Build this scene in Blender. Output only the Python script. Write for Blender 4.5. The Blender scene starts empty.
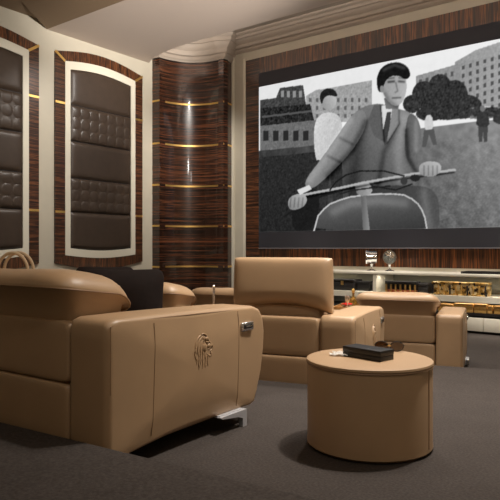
import bpy, bmesh, math, random
import numpy as np
from mathutils import Vector, Matrix
random.seed(7)
SC = bpy.context.scene
COL = SC.collection
PI = math.pi
R = math.radians

# ------------------------------------------------------------------ helpers
def fin(bm, smooth=True, ang=35):
    bmesh.ops.recalc_face_normals(bm, faces=bm.faces)
    me = bpy.data.meshes.new('m')
    bm.to_mesh(me); bm.free()
    if smooth:
        for p in me.polygons: p.use_smooth = True
        me.set_sharp_from_angle(angle=R(ang))
    return me

def obj(name, bm, m, parent=None, smooth=True, ang=35, loc=None, rotz=0):
    me = fin(bm, smooth, ang) if isinstance(bm, bmesh.types.BMesh) else bm
    o = bpy.data.objects.new(name, me); COL.objects.link(o)
    if m: me.materials.append(m)
    if parent: o.parent = parent
    if loc: o.location = loc
    if rotz: o.rotation_euler = (0, 0, rotz)
    return o

def tag(o, label, cat, group=None):
    o['label'] = label; o['category'] = cat
    if group: o['group'] = group
    return o

def thing(name, label, cat, loc=(0, 0, 0), rotz=0, group=None):
    o = bpy.data.objects.new(name, None); COL.objects.link(o)
    o.empty_display_size = .1
    o.location = loc; o.rotation_euler = (0, 0, rotz)
    return tag(o, label, cat, group)

def struct(name, bm, m, parent=None, smooth=False, label=None):
    o = obj(name, bm, m, parent, smooth)
    if not parent: o['kind'] = 'structure'
    if label: o['label'] = label
    return o

def B(): return bmesh.new()

def add_box(bm, lo, hi, bev=0, seg=2, rot=None):
    lo, hi = Vector(lo), Vector(hi)
    r = bmesh.ops.create_cube(bm, size=1)
    vs = r['verts']; c = (lo + hi) / 2; s = hi - lo
    for v in vs: v.co = Vector((v.co.x * s.x, v.co.y * s.y, v.co.z * s.z))
    if bev:
        es = list({e for v in vs for e in v.link_edges})
        rr = bmesh.ops.bevel(bm, geom=es, offset=bev, segments=seg, profile=.5, affect='EDGES')
        vs = [v for v in rr['verts']] + [v for v in vs if v.is_valid]
        vs = list(dict.fromkeys(vs))
    for v in vs:
        if rot: v.co = rot @ v.co
        v.co = v.co + c
    return bm

def loft(bm, rings, closed=True, cap0=True, cap1=True):
    vr = [[bm.verts.new(p) for p in r] for r in rings]
    n = len(vr[0])
    for a, b in zip(vr[:-1], vr[1:]):
        for i in range(n if closed else n - 1):
            j = (i + 1) % n
            try: bm.faces.new((a[i], a[j], b[j], b[i]))
            except ValueError: pass
    if closed and cap0: bm.faces.new(vr[0])
    if closed and cap1: bm.faces.new(list(reversed(vr[-1])))
    return vr

def add_tube(bm, pts, rad, n=8, caps=True):
    pts = [Vector(p) for p in pts]
    rings = []
    up = Vector((0, 0, 1))
    prev = None
    for i, p in enumerate(pts):
        t = (pts[min(i + 1, len(pts) - 1)] - pts[max(i - 1, 0)])
        if t.length < 1e-9: t = Vector((0, 0, 1))
        t.normalize()
        if prev is None:
            a = t.cross(up)
            if a.length < .05: a = t.cross(Vector((1, 0, 0)))
        else:
            a = prev - t * prev.dot(t)
            if a.length < 1e-6: a = t.cross(up)
        a.normalize(); b = t.cross(a); prev = a
        r = rad[i] if isinstance(rad, (list, tuple)) else rad
        rings.append([p + a * r * math.cos(k * 2 * PI / n) + b * r * math.sin(k * 2 * PI / n) for k in range(n)])
    loft(bm, rings, True, caps, caps)

def add_lathe(bm, prof, n=40, c=(0, 0, 0), sx=1, sy=1):
    rings = []
    for r, z in prof:
        rings.append([Vector((c[0] + sx * r * math.cos(k * 2 * PI / n), c[1] + sy * r * math.sin(k * 2 * PI / n), c[2] + z)) for k in range(n)])
    loft(bm, rings, True, True, True)

def add_pillow(bm, c, h, k=7, n=14, fn=None, kx=None):
    """soft box: a cube surface pushed on to a superquadric"""
    key = {}
    def V(p):
        kk = tuple(round(c, 5) for c in p)
        if kk not in key:
            q = Vector([1.5 * a - .5 * a ** 3 for a in p])
            s = (abs(q.x) ** k + abs(q.y) ** k + abs(q.z) ** k) ** (1 / k)
            q = q / max(s, 1e-6)
            w = Vector((q.x * h[0], q.y * h[1], q.z * h[2]))
            if fn: w = fn(w, q)
            key[kk] = bm.verts.new(w + Vector(c))
        return key[kk]
    g = [2 * i / n - 1 for i in range(n + 1)]
    for ax in range(3):
        for sd in (-1, 1):
            def P(a, b):
                p = [0, 0, 0]; p[ax] = sd; p[(ax + 1) % 3] = a; p[(ax + 2) % 3] = b
                return p
            for i in range(n):
                for j in range(n):
                    bm.faces.new([V(P(g[i], g[j])), V(P(g[i + 1], g[j])), V(P(g[i + 1], g[j + 1])), V(P(g[i], g[j + 1]))])
    return bm

def add_prism(bm, poly, lo, hi, axis='z'):
    def P(a, b, t):
        return {'z': (a, b, t), 'x': (t, a, b), 'y': (a, t, b)}[axis]
    loft(bm, [[Vector(P(a, b, lo)) for a, b in poly], [Vector(P(a, b, hi)) for a, b in poly]])
    return bm

def smooth_poly(poly, it=2):
    for _ in range(it):
        q = []
        for i in range(len(poly)):
            a = poly[i]; b = poly[(i + 1) % len(poly)]
            q.append((a[0] * .75 + b[0] * .25, a[1] * .75 + b[1] * .25))
            q.append((a[0] * .25 + b[0] * .75, a[1] * .25 + b[1] * .75))
        poly = q
    return poly

# ------------------------------------------------------------------ materials
def srgb(r, g, b):
    f = lambda c: (c / 255 / 12.92) if c / 255 <= .04045 else ((c / 255 + .055) / 1.055) ** 2.4
    return (f(r), f(g), f(b), 1)

def base(name):
    m = bpy.data.materials.new(name); m.use_nodes = True
    nt = m.node_tree
    return m, nt, nt.nodes['Principled BSDF']

def noise_chain(nt, scale, detail, mscale=(1, 1, 1), coord='Object', rough=.5):
    tc = nt.nodes.new('ShaderNodeTexCoord'); mp = nt.nodes.new('ShaderNodeMapping')
    mp.inputs['Scale'].default_value = mscale
    nz = nt.nodes.new('ShaderNodeTexNoise')
    nz.inputs['Scale'].default_value = scale; nz.inputs['Detail'].default_value = detail
    nz.inputs['Roughness'].default_value = rough
    nt.links.new(tc.outputs[coord], mp.inputs['Vector']); nt.links.new(mp.outputs['Vector'], nz.inputs['Vector'])
    return nz

def ramp(nt, src, stops):
    cr = nt.nodes.new('ShaderNodeValToRGB')
    el = cr.color_ramp.elements
    el[0].position, el[0].color = stops[0]
    el[1].position, el[1].color = stops[-1]
    for p, c in stops[1:-1]:
        e = el.new(p); e.color = c
    nt.links.new(src, cr.inputs['Fac'])
    return cr

def bump(nt, bs, src, strength, dist=.01):
    b = nt.nodes.new('ShaderNodeBump')
    b.inputs['Strength'].default_value = strength; b.inputs['Distance'].default_value = dist
    nt.links.new(src, b.inputs['Height']); nt.links.new(b.outputs['Normal'], bs.inputs['Normal'])

def mat(name, rgb, rough=.5, metal=0, coat=0, nscale=None, namt=.06, bumpn=0, bscale=None, spec=None, trans=0):
    m, nt, bs = base(name)
    c = srgb(*rgb)
    bs.inputs['Base Color'].default_value = c
    bs.inputs['Roughness'].default_value = rough
    bs.inputs['Metallic'].default_value = metal
    bs.inputs['Coat Weight'].default_value = coat
    bs.inputs['Coat Roughness'].default_value = .08
    bs.inputs['Transmission Weight'].default_value = trans
    if spec is not None: bs.inputs['Specular IOR Level'].default_value = spec
    if nscale:
        nz = noise_chain(nt, nscale, 4)
        k = lambda f: (min(1, c[0] * f), min(1, c[1] * f), min(1, c[2] * f), 1)
        cr = ramp(nt, nz.outputs['Fac'], [(.3, k(1 - namt)), (.7, k(1 + namt))])
        nt.links.new(cr.outputs['Color'], bs.inputs['Base Color'])
    if bumpn:
        nb = noise_chain(nt, bscale or 300, 3)
        bump(nt, bs, nb.outputs['Fac'], bumpn, .004)
    return m

def wood(name, msc, rough=.3, coat=.25, light=(112, 66, 38), mid=(62, 36, 22), dark=(24, 14, 9), wave=None):
    m, nt, bs = base(name)
    nz = noise_chain(nt, 1.0, 4, msc, rough=.62)
    src = nz.outputs['Fac']
    if wave:
        tc = nt.nodes.new('ShaderNodeTexCoord'); wv = nt.nodes.new('ShaderNodeTexWave')
        wv.bands_direction = 'Z'; wv.inputs['Scale'].default_value = wave
        wv.inputs['Distortion'].default_value = .6; wv.inputs['Detail'].default_value = 2; wv.inputs['Detail Scale'].default_value = .4
        nt.links.new(tc.outputs['Object'], wv.inputs['Vector'])
        ma = nt.nodes.new('ShaderNodeMath'); ma.operation = 'MULTIPLY_ADD'; ma.inputs[1].default_value = .13
        nt.links.new(wv.outputs['Fac'], ma.inputs[0]); nt.links.new(src, ma.inputs[2])
        mb = nt.nodes.new('ShaderNodeMath'); mb.operation = 'SUBTRACT'; mb.inputs[1].default_value = .075
        nt.links.new(ma.outputs[0], mb.inputs[0]); src = mb.outputs[0]
    cr = ramp(nt, src, [(.36, srgb(*dark)), (.43, srgb(*mid)), (.47, srgb(*dark)), (.52, srgb(*light)), (.56, srgb(*dark)), (.62, srgb(*mid)), (.68, srgb(*light))])
    nt.links.new(cr.outputs['Color'], bs.inputs['Base Color'])
    bs.inputs['Roughness'].default_value = rough
    bs.inputs['Coat Weight'].default_value = coat
    bs.inputs['Coat Roughness'].default_value = .06
    return m

M = {}
M['leather'] = mat('tan_leather', (172, 141, 108), .42, nscale=5, namt=.04, bumpn=.12, bscale=420)
M['leather_seam'] = mat('tan_leather_piping', (144, 114, 84), .5)
M['emblem'] = mat('embossed_leather', (170, 138, 104), .4)
M['dark_leather'] = mat('dark_brown_leather', (60, 48, 39), .38, nscale=9, namt=.1, bumpn=.15, bscale=260)
M['cream'] = mat('cream_lacquer', (186, 178, 161), .35, nscale=4, namt=.03)
M['cream_frame'] = mat('pale_cream_frame', (210, 203, 186), .4)
M['crown'] = mat('taupe_moulding_paint', (160, 147, 134), .6)
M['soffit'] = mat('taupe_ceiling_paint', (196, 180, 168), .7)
M['ceil_brown'] = mat('brown_ceiling', (132, 110, 86), .75)  # browner and darker than the soffit
M['wood_h'] = wood('macassar_horizontal', (.5, .5, 20), light=(118, 72, 44), wave=4.4)
M['wood_v'] = wood('macassar_vertical', (13, 13, .35), light=(130, 76, 40), mid=(78, 44, 24))
M['wood_vy'] = wood('macassar_arch', (1, 22, .8), light=(122, 74, 44))
M['wood_col'] = wood('macassar_column', (.25, .25, 17), rough=.26, coat=.6, light=(100, 58, 36), mid=(52, 29, 19), dark=(20, 12, 8), wave=3.6)
M['gold'] = mat('polished_brass', (232, 192, 116), .42, metal=1)
M['chrome'] = mat('brushed_chrome', (214, 214, 216), .22, metal=1)
M['satin'] = mat('satin_aluminium', (205, 205, 208), .45, metal=.6)
M['mirror'] = mat('polished_chrome', (236, 236, 238), .06, metal=1)
M['black_fabric'] = mat('black_velvet', (30, 22, 19), .85, spec=.15, nscale=30, namt=.15, bumpn=.1, bscale=200)
M['black_gloss'] = mat('black_lacquer', (18, 16, 17), .42, coat=0)
M['black_matte'] = mat('black_wood', (26, 22, 22), .5)
M['screen_bar'] = mat('screen_masking', (45, 45, 53), .7)
M['screen_edge'] = mat('screen_edge', (120, 118, 122), .4)
M['white_cloth'] = mat('white_cloth', (235, 230, 222), .8)
M['red'] = mat('red_glass', (196, 34, 22), .2, coat=.5)
M['amber'] = mat('amber_glass', (190, 150, 70), .08, trans=.7)
M['clear'] = mat('clear_glass', (235, 240, 240), .03, trans=.95)
M['lens_brown'] = mat('brown_lens', (96, 66, 40), .08, trans=.55, coat=.6)
M['bag'] = mat('beige_bag_leather', (206, 178, 144), .5)
M['walnut'] = mat('honey_wood', (176, 128, 72), .4)
M['interior'] = mat('shelf_interior', (150, 146, 130), .5)

def carpet():
    m, nt, bs = base('charcoal_carpet')
    nz = noise_chain(nt, 90, 5); n2 = noise_chain(nt, 5, 4)
    mx = nt.nodes.new('ShaderNodeMath'); mx.operation = 'MULTIPLY_ADD'
    nt.links.new(n2.outputs['Fac'], mx.inputs[0]); mx.inputs[1].default_value = .2
    nt.links.new(nz.outputs['Fac'], mx.inputs[2])
    cr = ramp(nt, mx.outputs[0], [(.45, srgb(54, 48, 44)), (.95, srgb(76, 69, 65))])
    nt.links.new(cr.outputs['Color'], bs.inputs['Base Color'])
    bs.inputs['Roughness'].default_value = .95; bs.inputs['Specular IOR Level'].default_value = .15
    nb = noise_chain(nt, 260, 3)
    bump(nt, bs, nb.outputs['Fac'], .25, .004)
    return m
M['carpet'] = carpet()

def gold_mosaic():
    m, nt, bs = base('gold_mosaic')
    tc = nt.nodes.new('ShaderNodeTexCoord'); v = nt.nodes.new('ShaderNodeTexVoronoi')
    v.inputs['Scale'].default_value = 26
    nt.links.new(tc.outputs['Object'], v.inputs['Vector'])
    cr = ramp(nt, v.outputs['Color'], [(.25, srgb(44, 30, 18)), (.5, srgb(196, 150, 70)), (.8, srgb(226, 206, 160))])
    nt.links.new(cr.outputs['Color'], bs.inputs['Base Color'])
    bs.inputs['Metallic'].default_value = .6; bs.inputs['Roughness'].default_value = .35
    return m
M['mosaic'] = gold_mosaic()
M['goldbox'] = mat('honey_gold_box', (205, 160, 88), .4, metal=.2, nscale=40, namt=.2)

# ------------------------------------------------------------------ room constants (metres; middle tier floor = 0)
XL, XR, YB, YF = -9.3, 1.2, -1.6, 10.1
ZC, ZB_, ZA = -.34, -.17, .15           # lowest tier, second tier, upper (rear) tier
ZS, ZH, ZU = 4.79, 4.92, 5.40          # soffit, rear ceiling, recess by the screen wall

def edge_line(p, ang):
    t = math.tan(R(ang))
    return lambda x: p[1] + (x - p[0]) * t
E0 = edge_line((-1.937, 1.585), 5.0)
E1 = edge_line((-2.246, 3.614), 14.0)
E2 = edge_line((-2.135, 5.70), 16.0)

bm = B(); add_box(bm, (XL, YB, ZC - .1), (XR, YF, ZC)); struct('floor', bm, M['carpet'], label='charcoal carpet of the lowest tier')
def tier(name, e, z0, z1, label):
    bm = B(); add_prism(bm, [(XL, YB), (XR, YB), (XR, e(XR)), (XL, e(XL))], z0, z1)
    es = [x for x in bm.edges if all(abs(v.co.z - z1) < 1e-5 and abs(v.co.y - e(v.co.x)) < 1e-4 for v in x.verts)]
    bmesh.ops.bevel(bm, geom=es, offset=.015, segments=3, profile=.5, affect='EDGES')
    return struct(name, bm, M['carpet'], label=label, smooth=True)
tier('floor_tier', E2, ZC, ZB_, 'carpeted tier behind the front row of seats')
tier('floor_tier.001', E1, ZB_, 0, 'carpeted tier carrying the round table')
tier('floor_tier.002', E0, 0, ZA, 'carpeted rear tier nearest the viewer')

# walls
bm = B(); add_box(bm, (XL - .15, YB, ZC), (XL, 8.84, ZH + .1)); struct('wall_left', bm, M['cream'])
bm = B(); add_box(bm, (XL - .6, YF, ZC), (XR, YF + .15, ZU + .1)); struct('wall_front', bm, M['cream'])
bm = B(); add_box(bm, (XR, YB, ZC), (XR + .15, YF + .15, ZU + .1)); struct('wall_right', bm, M['cream'])
bm = B(); add_box(bm, (XL - .15, YB - .15, ZC), (XR + .15, YB, ZU + .1)); struct('wall_back', bm, M['cream'])

# curved corner niche clad in macassar: plan points
FX, FY = -math.sin(R(37.33)), math.cos(R(37.33))
RX, RY = math.cos(R(37.33)), math.sin(R(37.33))
FPX = 608.5
def at(px, D):            # plan point seen at that bearing, at that depth
    u = (px - 250) / FPX
    return Vector((D * (FX + RX * u), D * (FY + RY * u)))
P0 = Vector((XL, 8.84)); P1 = at(159.5, 12.57); P2 = at(223.5, 12.66); P3 = Vector((-8.18, YF))
ch = P2 - P1
nn = Vector((ch.y, -ch.x)).normalized()
if nn.dot(Vector((-1, 1))) < 0: nn = -nn
arc = []
for i in range(25):
    t = i / 24
    arc.append(P1 + ch * t + nn * .34 * math.sin(PI * t) ** .8)
path = [P0, P1] + arc[1:-1] + [P2, P3]
def sweep(path, z0, z1, off=0.0, back=.12):
    """solid skin standing on a plan path, facing the room"""
    bm = B(); rings = []
    n = len(path)
    for i, p in enumerate(path):
        t = (path[min(i + 1, n - 1)] - path[max(i - 1, 0)]).normalized()
        nr = Vector((t.y, -t.x))
        a = p + nr * off; b = p - nr * back
        rings.append([Vector((a.x, a.y, z0)), Vector((a.x, a.y, z1)), Vector((b.x, b.y, z1)), Vector((b.x, b.y, z0))])
    loft(bm, rings)
    return bm
corner = struct('wall_corner', sweep(path[1:-1], ZC, 4.9), M['wood_col'], smooth=True, label='concave corner niche clad in striped glossy wood')
struct('pilaster', sweep([P0, P1], ZC, 4.9), M['wood_col'], corner)
struct('pilaster', sweep([P2, P3], ZC, 4.9), M['wood_col'], corner)
for z in (4.01, 3.13, 2.27, 1.42, .57):
    o = struct('brass_band', sweep(arc[2:-2], z - .018, z + .018, .006, .01), M['gold'], corner, smooth=True)
    struct('brass_band', sweep([P0 + (P1 - P0) * .02, P1], z - .018, z + .018, .006, .01), M['gold'], corner)
    struct('brass_band', sweep([P2, P2 + (P3 - P2) * .98], z - .018, z + .018, .006, .01), M['gold'], corner)

# crown mouldings: (projection, height) profile
def crown(path, prof, name, closing=True, parent=None):
    bm = B(); rings = []; n = len(path)
    for i, p in enumerate(path):
        t = (path[min(i + 1, n - 1)] - path[max(i - 1, 0)]).normalized()
        nr = Vector((t.y, -t.x))
        rings.append([Vector((*(p + nr * d), z)) for d, z in prof])
    loft(bm, rings)
    return struct(name, bm, M['crown'], parent, smooth=True)
def crown_prof(z0, z1):
    h = z1 - z0
    return [(-.1, z0), (.02, z0), (.03, z0 + .06 * h), (.05, z0 + .10 * h), (.05, z0 + .22 * h), (.09, z0 + .26 * h), (.10, z0 + .34 * h),
            (.10, z0 + .44 * h), (.13, z0 + .5 * h), (.17, z0 + .62 * h), (.18, z0 + .68 * h), (.21, z0 + .7 * h), (.22, z0 + .84 * h), (.27, z0 + .92 * h), (.28, z1), (-.1, z1)]
crown([P0, P1] + arc[1:-1] + [P2, P3], crown_prof(4.9, ZU), 'trim_1')
crown([Vector((-8.25, YF)), Vector((XR, YF))], crown_prof(5.06, ZU), 'trim_2')

# ceiling: dropped soffit, brown slope, rear ceiling, recess
def slab(name, pts, m, up=.1, label=None):
    bm = B()
    loft(bm, [[Vector(p) for p in pts], [Vector((p[0], p[1], p[2] + up)) for p in pts]])
    return struct(name, bm, m, label=label)
sof = [(XL, 6.32), (XR, 6.28), (XR, 8.36), (-6.2, 8.36), (-7.5, 8.355), (-8.0, 8.365), (-8.3, 8.40), (-8.6, 8.46), (-8.98, 8.56), (XL, 8.74)]
slab('ceiling', [(x, y, ZS) for x, y in sof], M['soffit'], .7, 'taupe dropped soffit across the room')
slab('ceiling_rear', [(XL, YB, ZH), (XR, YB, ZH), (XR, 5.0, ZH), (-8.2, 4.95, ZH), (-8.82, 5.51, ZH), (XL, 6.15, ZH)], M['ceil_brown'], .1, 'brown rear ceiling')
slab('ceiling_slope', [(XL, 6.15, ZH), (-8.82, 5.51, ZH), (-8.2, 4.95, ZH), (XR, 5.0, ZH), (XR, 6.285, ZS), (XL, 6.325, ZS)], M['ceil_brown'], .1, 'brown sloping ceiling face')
bm = B(); add_box(bm, (XL - .8, 8.3, ZU), (XR, YF + .1, ZU + .1)); struct('ceiling_recess', bm, M['crown'])

# ------------------------------------------------------------------ upholstered left-wall panels
def outline(y0, y1, zb, zt, rt, rb, n=24):
    pts = []
    for i in range(n + 1):
        t = i / n; pts.append((y0 + (y1 - y0) * t, zb - rb * math.sin(PI * t)))
    for i in range(n + 1):
        t = i / n; pts.append((y1 + (y0 - y1) * t, zt + rt * math.sin(PI * t)))
    return pts
def band_poly(a, b, i0, i1):
    return a[i0:i1 + 1] + list(reversed(b[i0:i1 + 1]))
JZ = [.96, 1.61, 2.23, 2.90, 3.56, 4.20]
def wall_panel(y0, label):
    t = thing('wall_panel', label, 'wall panel', (XL, y0, .6))
    W = 2.06
    loc = lambda v: Vector((v[0], v[1] - 0, v[2]))
    n = 24
    o_ = outline(0, W, .69, 4.45, .15, .13, n); i_ = outline(.20, W - .20, .83, 4.315, .09, .06, n)
    d_ = outline(.31, W - .31, .955, 4.19, .065, .045, n)
    sh = lambda poly: [(y, z - .6) for y, z in poly]
    def pr(name, poly, x0, x1, m, bev=.0):
        bm = B(); add_prism(bm, sh(poly), x0, x1, 'x')
        o = obj(name, bm, m, t, smooth=False); return o
    pr('arch_rail', band_poly(o_, i_, n + 1, 2 * n + 1), 0, .04, M['wood_vy'])
    pr('arch_rail', band_poly(o_, i_, 0, n), 0, .04, M['wood_vy'])
    pr('stile', [o_[n], o_[n + 1], i_[n + 1], i_[n]], 0, .04, M['wood_h'])
    pr('stile', [o_[0], i_[0], i_[-1], o_[-1]], 0, .04, M['wood_h'])
    # pale inner frame
    bm = B(); k = len(i_)
    for a in range(k):
        b = (a + 1) % k
        add_prism(bm, sh([i_[a], i_[b], d_[b], d_[a]]), 0, .05, 'x')
    bmesh.ops.remove_doubles(bm, verts=bm.verts, dist=1e-4)
    obj('inner_frame', bm, M['cream_frame'], t, smooth=False)
    # brass inlays
    for z in (3.555, 1.605):
        for ya, yb in ((0, .2), (W - .2, W)):
            bm = B(); add_box(bm, (.03, ya, z - .6 - .02), (.046, yb, z - .6 + .02)); obj('brass_inlay', bm, M['gold'], t, smooth=False)
    for (ya, za), (yb, zb) in (((0, 4.45), (.2, 4.315)), ((W, 4.45), (W - .2, 4.315))):
        d = Vector((yb - ya, zb - za)).normalized(); p = Vector((-d.y, d.x)) * .022
        bm = B(); add_prism(bm, sh([(ya + p.x, za + p.y), (ya - p.x, za - p.y), (yb - p.x, zb - p.y), (yb + p.x, zb + p.y)]), .03, .046, 'x')
        obj('brass_inlay', bm, M['gold'], t, smooth=False)
    # padded leather panels
    ya, yb = .31, W - .31
    for q in range(5):
        zl, zh = JZ[q], JZ[q + 1]
        quilt = q in (1, 3)
        ny, nz = (168, 78) if quilt else (40, 20)
        bm = B(); rows = []
        for c in range(nz + 1):
            row = []
            for a in range(ny + 1):
                s, v = a / ny, c / nz
                y = ya + (yb - ya) * s
                l = zl + .006 - (.045 * math.sin(PI * s) if q == 0 else 0)
                h = zh - .006 + (.06 * math.sin(PI * s) if q == 4 else 0)
                z = l + (h - l) * v
                e = (1 - abs(2 * s - 1) ** 14) * (1 - abs(2 * v - 1) ** 10)
                x = .03 + .045 * max(0, e) ** .6
                if quilt:
                    cy = s * 7; cz = v * 3
                    off = .5 * (int(cz) % 2) if False else 0
                    fy = (cy + off) % 1 - .5; fz = cz % 1 - .5
                    r = math.hypot(fy, fz)
                    x += .013 * (math.sqrt(max(0, 1 - (r / .5) ** 2)) - .4) * max(0, e)
                row.append(bm.verts.new((x, y, z - .6)))
            rows.append(row)
        for r0, r1 in zip(rows[:-1], rows[1:]):
            for a in range(ny): bm.faces.new((r0[a], r0[a + 1], r1[a + 1], r1[a]))
        o = obj('quilted_panel' if quilt else 'padded_panel', bm, M['dark_leather'], t, ang=80)
        o['label'] = 'dark leather panel quilted in circles' if quilt else 'plain padded dark leather panel'
    bm = B(); add_prism(bm, sh(d_), .0, .03, 'x'); obj('backing', bm, M['black_matte'], t, smooth=False)
    return t
wall_panel(6.47, 'arched dark leather wall panel in a striped wood frame beside the curved corner')
wall_panel(4.08, 'arched dark leather wall panel cut off by the left edge, above the beige handbag')

# ------------------------------------------------------------------ screen wall
def xbox(x0, x1, y0, y1, z0, z1, m, name, parent=None, bev=.0, kind=True):
    bm = B(); add_box(bm, (x0, y0, z0), (x1, y1, z1), bev)
    return struct(name, bm, m, parent) if kind else obj(name, bm, m, parent, smooth=bev > 0)
SX0, SX1 = -7.43, -1.80
SZ0, SZ1 = .965, 4.547
WX0, WX1 = -7.79, -1.45
wp = xbox(WX0 + .36, WX1 - .36, YF - .03, YF, SZ1, 4.876, M['wood_v'], 'wall_front_panel')
wp['label'] = 'striped macassar surround of the screen'
xbox(WX0 + .36, WX1 - .36, YF - .03, YF, .62, SZ0, M['wood_v'], 'lower_rail', wp)
xbox(WX0, WX0 + .36, YF - .03, YF, .62, 4.876, M['wood_h'], 'stile', wp)
xbox(WX1 - .36, WX1, YF - .03, YF, .62, 4.876, M['wood_h'], 'stile', wp)
xbox(-8.18, -8.12, YF - .03, YF, ZC, 5.06, M['cream_frame'], 'trim_3')
xbox(-7.86, -7.795, YF - .035, YF, ZC, 4.93, M['cream_frame'], 'trim_4')
xbox(-8.18, XR, YF - .02, YF, .52, .62, M['cream_frame'], 'trim_5')

scr = thing('projection_screen', 'large dark-bordered screen showing a black and white street scene', 'screen', (SX0, YF, SZ0))
bm = B(); add_box(bm, (0, -.06, 0), (SX1 - SX0, -.03, SZ1 - SZ0)); obj('masking', bm, M['screen_bar'], scr, smooth=False)
bm = B(); add_box(bm, (0, -.075, -.018), (SX1 - SX0, -.03, 0)); obj('lower_edge', bm, M['screen_edge'], scr, smooth=False)

# the picture on the screen: a plain monochrome street scene, one grey value per mesh point
def picture():
    x0, x1, z0, z1 = SX0 + .005, SX1 - .005, 1.285, 4.262
    nx, nz = 640, 300
    X, Z = np.meshgrid(np.linspace(x0, x1, nx), np.linspace(z0, z1, nz))
    y = YF - .062
    dep = FX * X + FY * y; rgt = RX * X + RY * y
    U = 250 + FPX * rgt / dep; V = 249 - FPX * (Z - .94) / dep
    rng = np.random.default_rng(3)
    def sm(a, k):
        for _ in range(k):
            a = (a + np.roll(a, 1, 0) + np.roll(a, -1, 0) + np.roll(a, 1, 1) + np.roll(a, -1, 1)) / 5
        return a
    n1 = rng.standard_normal(U.shape); nf = sm(n1, 2); nf /= nf.std()
    nc = sm(rng.standard_normal(U.shape), 30); nc /= nc.std()
    G = np.full(U.shape, 236.0) + (U - 260) * .05 + 1 * nc                    # sky
    def inside(poly):
        m = np.zeros(U.shape, bool); k = len(poly)
        for i in range(k):
            (ax, ay), (bx, by) = poly[i], poly[(i + 1) % k]
            c = ((ay > V) != (by > V)) & (U < (bx - ax) * (V - ay) / ((by - ay) if by != ay else 1e-9) + ax)
            m ^= c
        return m
    def fill(poly, v, noise=0, gx=0, gy=0, rnd=0):
        if rnd: poly = smooth_poly(poly, rnd)
        m = inside(poly)
        cx = sum(p[0] for p in poly) / len(poly); cy = sum(p[1] for p in poly) / len(poly)
        val = v + gx * (U - cx) + gy * (V - cy) + noise * nf
        G[m] = val[m] if isinstance(val, np.ndarray) else val
    def ell(cx, cy, rx, ry, v, noise=0, gx=0, gy=0):
        m = ((U - cx) / rx) ** 2 + ((V - cy) / ry) ** 2 < 1
        val = v + gx * (U - cx) + gy * (V - cy) + noise * nf
        G[m] = val[m]
    def line(pts, w, v):
        for (ax, ay), (bx, by) in zip(pts[:-1], pts[1:]):
            L = math.hypot(bx - ax, by - ay) + 1e-9
            t = np.clip(((U - ax) * (bx - ax) + (V - ay) * (by - ay)) / L ** 2, 0, 1)
            d = np.hypot(U - ax - t * (bx - ax), V - ay - t * (by - ay))
            G[d < w] = v
    # far town
    fill([(455, 62), (476, 50), (560, 22), (560, 112), (455, 104)], 168, 5, .3)
    for r in range(7):
        for c in range(14):
            ux = 462 + c * 7.2; vy = 66 - c * 2.1 + r * 8
            if vy > 40 - c: fill([(ux, vy), (ux + 2.6, vy - .8), (ux + 2.6, vy + 3.4), (ux, vy + 4)], 84)
    fill([(416, 76), (458, 64), (458, 100), (416, 100)], 150, 6)
    for c in range(6): fill([(419 + c * 6.3, 80 - c * 1.6), (422 + c * 6.3, 79 - c * 1.6), (422 + c * 6.3, 84 - c * 1.6), (419 + c * 6.3, 85 - c * 1.6)], 90)
    fill([(306, 96), (316, 90), (330, 88), (372, 80), (372, 122), (306, 122)], 165, 8)
    for c in range(9):
        for r in range(3): fill([(309 + c * 7, 98 + r * 8), (311.5 + c * 7, 98 + r * 8), (311.5 + c * 7, 102 + r * 8), (309 + c * 7, 102 + r * 8)], 100)
    fill([(260, 100), (276, 98), (280, 88), (303, 85), (306, 104), (306, 124), (260, 126)], 70, 9)
    for c in range(4): fill([(281 + c * 6, 91), (284 + c * 6, 90.5), (284 + c * 6, 97), (281 + c * 6, 97.5)], 150)
    fill([(260, 108), (310, 104), (315, 124), (260, 128)], 40, 12)
    fill([(260, 126), (316, 120), (316, 146), (260, 151)], 112, 6)
    for c in range(5):
        ax = 266 + c * 10
        fill([(ax - 2.8, 141), (ax - 2.8, 131), (ax + 2.4, 130.5), (ax + 2.4, 140.5)], 44)
    for (cx, cy, rx, ry) in ((424, 95, 12, 14), (440, 92, 13, 18), (455, 96, 13, 16), (468, 106, 14, 11), (412, 104, 9, 9), (446, 112, 22, 8), (430, 114, 14, 7), (462, 112, 14, 7)):
        ell(cx, cy, rx, ry, 52, 9)
    fill([(470, 108), (560, 104), (560, 116), (470, 119)], 120, 18)
    fill([(262, 116), (312, 110), (312, 112), (262, 118)], 90)
    for c in range(7): ell(466 + c * 13, 112, 8, 5, 60, 10)
    # square
    sq = [(258, 151), (318, 145), (400, 131), (470, 122), (560, 113), (560, 245), (258, 245)]
    m = inside(sq)
    val = 112 + 20 * np.clip((U - 420) / 60, -3, 1.2) - .30 * (V - 150) + 3 * nf * np.clip((V - 110) / 60, .2, 1.4) + 5 * nc
    G[m] = np.clip(val, 34, 190)[m]
    fill([(258, 158), (330, 150), (325, 245), (258, 245)], 42, 5, 0, -.1)
    # passers-by
    fill([(425, 116), (432, 114), (434, 130), (424, 131)], 214, 4, rnd=1)
    fill([(424, 130), (434, 129), (437, 145), (433, 145), (429, 134), (426, 147), (422, 147)], 88)
    ell(428.5, 112, 2.6, 3.2, 60)
    fill([(477, 112), (488, 112), (490, 128), (476, 128)], 58, 4, rnd=1)
    fill([(478, 127), (488, 127), (487, 142), (484, 142), (483, 131), (482, 142), (479, 142)], 74)
    ell(482.5, 108.5, 2.6, 3.2, 120)
    fill([(493, 112), (500, 110), (512, 112), (512, 124), (493, 124)], 60, 6, rnd=1)
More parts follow.
